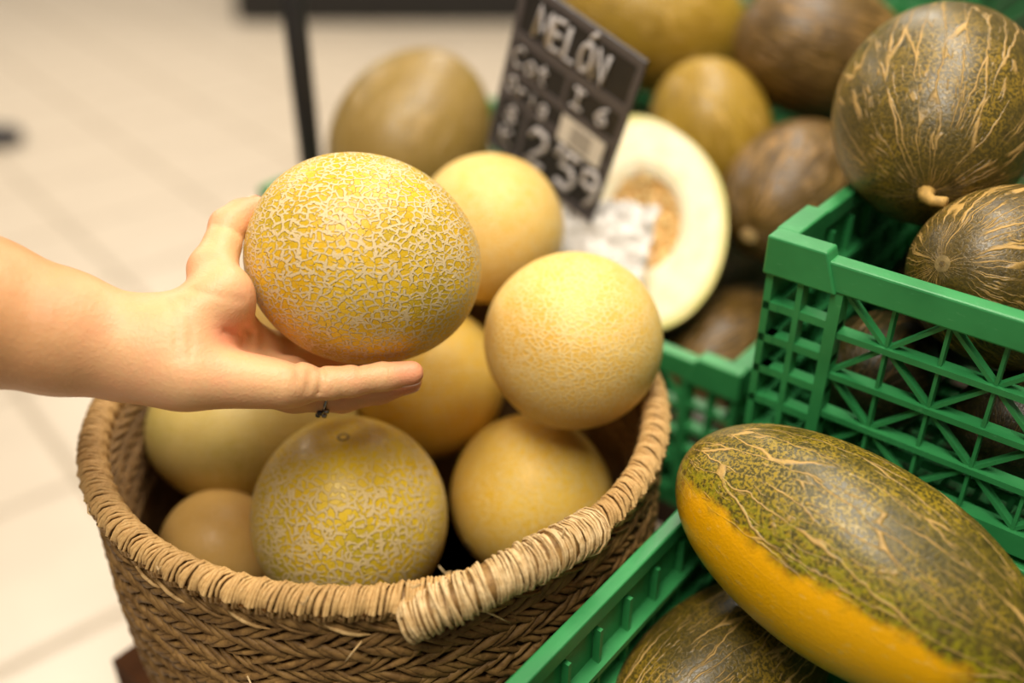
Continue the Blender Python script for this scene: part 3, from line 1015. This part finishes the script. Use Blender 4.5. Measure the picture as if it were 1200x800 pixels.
def write(name, text, a, b, wch, hch, thick, gap=1.28, slope=0.0):
    m = MB()
    x = a
    for chh in text:
        if chh == '^':
            x -= wch * gap
            strokes = GL['ACC']
        else:
            strokes = GL.get(chh, [])
        for st in strokes:
            pts = [sp(x + p[0] * wch, b + p[1] * hch + slope * (x - a), 0.0010) for p in st]
            m.tube(pts, thick, 5)
        x += wch * gap * (0.5 if chh in ",'" else 1)
    return m.obj(name, M_chalk, sg, True)


write('lettering', 'MELO^N', 0.19, 0.075, 0.098, 0.165, 0.0021, 1.22, 0.02)
write('lettering', 'Cat', 0.06, 0.345, 0.085, 0.11, 0.0013)
write('lettering', 'Cal', 0.06, 0.535, 0.085, 0.085, 0.0013) if False else None
write('lettering', 'Orig', 0.06, 0.525, 0.075, 0.085, 0.0013)
write('lettering', 'I', 0.57, 0.345, 0.11, 0.10, 0.0016)
write('lettering', '6', 0.78, 0.345, 0.10, 0.10, 0.0016)
write('lettering', '8', 0.10, 0.69, 0.10, 0.10, 0.0015)
write('lettering', 'K', 0.10, 0.83, 0.10, 0.10, 0.0015)
write('lettering', "2'59", 0.35, 0.71, 0.155, 0.21, 0.0029, 1.22)
lb = srect('price_label', 0.55, 0.92, 0.52, 0.675, 0.0009, 0.0013, M_label)
srect('label_print', 0.65, 0.82, 0.54, 0.655, 0.0013, 0.0015, M_print, lb)
# holder: a clip and a rod stuck between the melons
M_clear = plain('grey_rod', lin(70, 66, 66), 0.4, 0.1, 60.0)
pc = sp(0.80, 1.0, -0.004)
inv = sg.rotation_quaternion.inverted()
MB().tube([pc + Vector((0, 0.02, 0)), pc, pc + inv @ Vector((0, 0, -0.12))], 0.0022, 8).obj('holder_rod', M_clear, sg, True)

# ------------------------------------------------------------------ the hand and forearm (one continuous surface)
def C(px, py, d):
    return np.array([(px - 600) / FPX * d, (py - 400) / FPX * d, d])


h = 0.0017
lo = np.array([-0.74, -0.145, 0.455])
hi = np.array([-0.045, 0.062, 0.735])
dims = np.ceil((hi - lo) / h).astype(int)
gx, gy, gz = [lo[i] + h * np.arange(dims[i]) for i in range(3)]
X, Y, Z = np.meshgrid(gx, gy, gz, indexing='ij')
X, Y, Z = X.astype(np.float32), Y.astype(np.float32), Z.astype(np.float32)


def cone(a, b, r1, r2):
    ab = b - a
    L2 = float(ab @ ab)
    t = np.clip(((X - a[0]) * ab[0] + (Y - a[1]) * ab[1] + (Z - a[2]) * ab[2]) / L2, 0, 1)
    dx, dy, dz = X - a[0] - t * ab[0], Y - a[1] - t * ab[1], Z - a[2] - t * ab[2]
    return np.sqrt(dx * dx + dy * dy + dz * dz) - (r1 + (r2 - r1) * t)


def smin(a, b, k):
    hh = np.clip(0.5 + 0.5 * (b - a) / k, 0, 1)
    return b + (a - b) * hh - k * hh * (1 - hh)


def chain(pts, rs, k=0.004):
    F = None
    for i in range(len(pts) - 1):
        f = cone(pts[i], pts[i + 1], rs[i], rs[i + 1])
        F = f if F is None else smin(F, f, k)
    return F


pinky = [C(345, 449, .592), C(386, 449, .596), C(412, 446.5, .599), C(450, 441, .605), C(482, 437, .609)]
ringf = [C(345, 459, .613), C(376, 465, .620), C(402, 466, .624), C(446, 457, .631), C(481, 446, .634)]
middle = [C(342, 442, .640), C(375, 452, .652), C(405, 452, .662), C(446, 446, .672), C(476, 438, .676)]
index = [C(322, 410, .662), C(355, 424, .680), C(385, 426, .692), C(430, 422, .702), C(465, 412, .704)]
thumb = [C(249, 316, .604), C(260, 288, .613), C(267, 265, .621), C(283, 252, .629), C(299, 243, .634)]
FP = chain(pinky, [.0120, .0096, .0092, .0086, .0078])
FR = chain(ringf, [.0120, .0094, .0092, .0084, .0076])
FM = chain(middle, [.0120, .0096, .0094, .0086, .0078])
FI = chain(index, [.0120, .0096, .0094, .0086, .0078])
FT = chain(thumb, [.0135, .0112, .0112, .0100, .0078])
wr_a, wr_b = C(196, 424, .578), C(196, 398, .596)
carp = smin(cone(C(218, 436, .575), C(218, 400, .592), .019, .019), cone(wr_a, wr_b, .0205, .0205), .012)
palm = carp
for (b, e0, r0, r1) in ((C(222, 438, .578), pinky[0], .0165, .0125), (C(222, 432, .585), ringf[0], .0155, .0125),
                        (C(224, 420, .592), middle[0], .0145, .0125), (C(226, 404, .600), index[0], .0140, .0125)):
    palm = smin(palm, cone(b, e0, r0, r1), .012)
palm = smin(palm, cone(C(232, 442, .571), C(330, 452, .583), .0165, .0125), .010)          # hypothenar
palm = smin(palm, cone(C(215, 385, .580), C(262, 345, .589), .0190, .0165), .014)          # thenar
palm = smin(palm, cone(C(258, 350, .590), thumb[0], .0170, .0135), .012)
palm = smin(palm, cone(C(270, 372, .600), C(300, 402, .640), .0120, .0110), .012)          # web
body = smin(palm, FT, .008)
# forearm
arm = chain([C(196, 411, .587), C(150, 408, .583), C(70, 389, .572), C(-30, 364, .558), C(-160, 335, .545), C(-420, 290, .53), C(-880, 220, .515)],
            [.0285, .0295, .0350, .0420, .0450, .0460, .0470], .01)
body = smin(body, arm, .018)
fingers = None
for Fk in (FP, FR, FM, FI):
    fingers = Fk if fingers is None else smin(fingers, Fk, .0018)
body = smin(body, fingers, .006)
# creases, modelled as shallow grooves
PXg, PYg = X / Z * FPX + 600, Y / Z * FPX + 400


def groove(B, pts, wpx, depth, zmax):
    D = np.full(B.shape, 1e3, np.float32)
    for (x0, y0), (x1, y1) in zip(pts, pts[1:]):
        vx, vy = x1 - x0, y1 - y0
        t = np.clip(((PXg - x0) * vx + (PYg - y0) * vy) / (vx * vx + vy * vy), 0, 1)
        D = np.minimum(D, np.hypot(PXg - x0 - t * vx, PYg - y0 - t * vy))
    return B + depth * np.exp(-(D / wpx) ** 2) * (Z < zmax)


for pts, wpx, dep, zm in (([(374, 431), (379, 440), (374, 460)], 3.0, .0013, .60), ([(419, 426), (422, 436)], 2.6, .0009, .62), ([(455, 424), (457, 434)], 2.4, .0007, .62),
                          ([(364, 436), (360, 458)], 3.0, .0008, .60), ([(347, 424), (350, 446)], 3.0, .0007, .60),
                          ([(196, 352), (206, 385), (208, 420)], 3.0, .0007, .59), ([(214, 352), (226, 385), (222, 420)], 3.0, .0006, .59), ([(225, 340), (262, 348), (284, 352)], 3.5, .0006, .60),
                          ([(287, 384), (310, 402), (345, 424)], 5.0, .0016, .61), ([(262, 388), (284, 392), (300, 404)], 4.0, .0008, .60),
                          ([(253, 262), (270, 268), (284, 276)], 3.0, .0006, .63)):
    body = groove(body, pts, wpx * 0.9, dep * 1.5, zm)


def surface_nets(Fv, o, hs):
    ins = Fv < 0
    nx, ny, nz = Fv.shape
    cnt = np.zeros((nx - 1, ny - 1, nz - 1), np.int8)
    offs = [(i, j, k) for i in (0, 1) for j in (0, 1) for k in (0, 1)]
    for (i, j, k) in offs:
        cnt += ins[i:nx - 1 + i, j:ny - 1 + j, k:nz - 1 + k]
    cells = np.argwhere((cnt > 0) & (cnt < 8))
    vid = -np.ones(cnt.shape, np.int64)
    vid[tuple(cells.T)] = np.arange(len(cells))
    acc = np.zeros((len(cells), 3))
    num = np.zeros(len(cells))
    for a in range(8):
        for ax in range(3):
            A = offs[a]
            if A[ax] == 1:
                continue
            B = list(A)
            B[ax] = 1
            fa = Fv[tuple((cells + A).T)]
            fb = Fv[tuple((cells + B).T)]
            cr = (fa < 0) != (fb < 0)
            t = np.where(cr, fa / np.where(cr, fa - fb, 1), 0)
            p = np.tile(np.array(A, float), (len(cells), 1))
            p[:, ax] += t
            acc += p * cr[:, None]
            num += cr
    P = (cells + acc / num[:, None]) * hs + o
    faces = []
    for ax in range(3):
        s0 = [slice(None)] * 3
        s1 = [slice(None)] * 3
        s0[ax] = slice(0, -1)
        s1[ax] = slice(1, None)
        A, B = ins[tuple(s0)], ins[tuple(s1)]
        e = np.argwhere(A != B)
        b, c = (ax + 1) % 3, (ax + 2) % 3
        ok = (e[:, b] > 0) & (e[:, c] > 0) & (e[:, b] < Fv.shape[b] - 1) & (e[:, c] < Fv.shape[c] - 1)
        e = e[ok]
        fl_ = A[tuple(e.T)]
        q = []
        for (db, dc) in ((-1, -1), (0, -1), (0, 0), (-1, 0)):
            ee = e.copy()
            ee[:, b] += db
            ee[:, c] += dc
            q.append(vid[tuple(ee.T)])
        q = np.stack(q, 1)
        q[~fl_] = q[~fl_][:, ::-1]
        faces.append(q)
    return P, np.concatenate(faces)


P, Q = surface_nets(body, lo, h)
# relax the grid steps
for _ in range(3):
    nb = np.zeros_like(P)
    ct = np.zeros(len(P))
    for a in range(4):
        i, j = Q[:, a], Q[:, (a + 1) % 4]
        np.add.at(nb, i, P[j])
        np.add.at(nb, j, P[i])
        np.add.at(ct, i, 1)
        np.add.at(ct, j, 1)
    P = P * 0.5 + 0.5 * nb / np.maximum(ct, 1)[:, None]
W = np.stack([P[:, 0], P[:, 2] * CP - P[:, 1] * SP, CAM_H - P[:, 2] * SP - P[:, 1] * CP], 1)
n = NT('skin', 0.47, 0.4)
o_ = n.obj()
mot = n.noise(o_, 45, 4.0, 0.6)
c_ = n.mix(n.ramp(mot, 0.32, 0.70), lin(222, 176, 128), lin(226, 170, 126))
c_ = n.mix(n.ramp(n.noise(o_, 22, 3.0), 0.48, 0.70, 0, 0.3), c_, lin(222, 150, 116))
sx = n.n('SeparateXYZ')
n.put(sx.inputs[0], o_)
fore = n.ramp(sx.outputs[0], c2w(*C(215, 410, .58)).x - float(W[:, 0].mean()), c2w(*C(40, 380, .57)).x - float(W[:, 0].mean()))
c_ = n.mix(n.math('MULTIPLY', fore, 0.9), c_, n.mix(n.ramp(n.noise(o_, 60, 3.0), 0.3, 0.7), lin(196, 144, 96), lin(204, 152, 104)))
for (cx_, r_) in [(c2w(*pinky[-1]), .022), (c2w(*thumb[-1]), .026), (c2w(*thumb[2]), .016), (c2w(*ringf[-1]), .022), (c2w(*C(300, 425, .59)), .022), (c2w(*pinky[2]), .012), (c2w(*C(262, 392, .58)), .018)]:
    dd = n.vec('DISTANCE', o_, tuple(cx_ - Vector(W.mean(0))))
    c_ = n.mix(n.ramp(dd, r_, r_ * 0.2, 0, 0.55), c_, lin(226, 132, 104))
n.color(c_)
n.b.inputs['Subsurface Weight'].default_value = 0.25
n.b.inputs['Subsurface Radius'].default_value = (0.012, 0.004, 0.002)
n.b.inputs['Subsurface Scale'].default_value = 0.5
pores = n.math('ADD', n.math('MULTIPLY', n.voro(n.vec('ADD', o_, n.vec('SCALE', n.noise(o_, 90, 2.0, color=True), scale=0.01)), 420), 0.6), n.noise(o_, 300, 3.0))
n.bump(pores, 0.34, 0.0010)
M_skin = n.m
root = W.mean(0)
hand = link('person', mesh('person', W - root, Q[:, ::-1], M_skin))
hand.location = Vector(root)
tag(hand, 'bare forearm and hand reaching in from the left, palm up, holding the netted melon', 'person')
M_nail = plain('nail', lin(236, 190, 168), 0.25, 0.04, 100.0)


def nail(tip, prev, out, r, wd, ln):          # a curved plate on the back of a fingertip
    a, b = c2w(*prev), c2w(*tip)
    t = (b - a).normalized()
    ov = (cdir(*out) - t * cdir(*out).dot(t)).normalized()
    s = t.cross(ov)
    V, F = [], []
    for i in range(7):
        for j in range(7):
            x = i / 6
            ang = (j / 6 - 0.5) * wd
            so = (x - 0.62) * ln
            rr = 1.02 * math.sqrt(max(1e-7, r * r - max(0.0, so) ** 2))
            p = b + t * so + (ov * math.cos(ang) + s * math.sin(ang)) * rr - Vector(root)
            V.append(p)
    for i in range(6):
        for j in range(6):
            F.append((i * 7 + j, i * 7 + j + 1, (i + 1) * 7 + j + 1, (i + 1) * 7 + j))
    o = link('fingernail', mesh('fingernail', V, F, M_nail), hand)
    sm = o.modifiers.new('thickness', 'SOLIDIFY')
    sm.thickness = 0.0007


for fg, r in ((pinky, .0080), (ringf, .0078), (middle, .0080), (index, .0080)):
    nail(fg[-1], fg[-2], (0.1, 0.85, 0.4), r, 1.5, 0.011)
nail(thumb[-1], thumb[-2], (-0.55, -0.75, 0.35), .0080, 1.6, 0.013)
# finger ring with small stones
M_silver = plain('silver', lin(150, 148, 146), 0.22, 0.1, 300.0, metal=1.0)
M_gem = plain('dark_stone', lin(50, 56, 66), 0.08, 0.2, 300.0, spec=0.9)
ra, rb = c2w(*ringf[0]), c2w(*ringf[2])
tdir = (rb - ra).normalized()
rc = c2w(*C(379, 465.3, .6205))
s1 = tdir.orthogonal().normalized()
s2 = tdir.cross(s1)
rg = MB().tube([rc + (s1 * math.cos(a) + s2 * math.sin(a)) * 0.0104 - Vector(root) for a in [2 * math.pi * k / 32 for k in range(33)]], 0.0010, 8, False).obj('finger_ring', M_silver, hand, True)
dn = (cdir(0, 0.85, -0.5) - tdir * cdir(0, 0.85, -0.5).dot(tdir)).normalized()
sdv = tdir.cross(dn)
for (ax_, of) in ((-0.30, 0.0016), (-0.05, -0.0022), (0.25, 0.0016), (0.55, -0.0016)):
    c = rc + (dn * math.cos(ax_) + sdv * math.sin(ax_)) * 0.0112 + tdir * of - Vector(root)
    m = MB()
    m.tube([c - dn * 0.0008, c + dn * 0.0002, c + dn * 0.0015, c + dn * 0.0019], [0.0016, 0.0019, 0.0015, 0.0006], 8)
    m.obj('ring_stone', M_gem if of < 0 else M_silver, rg, True)
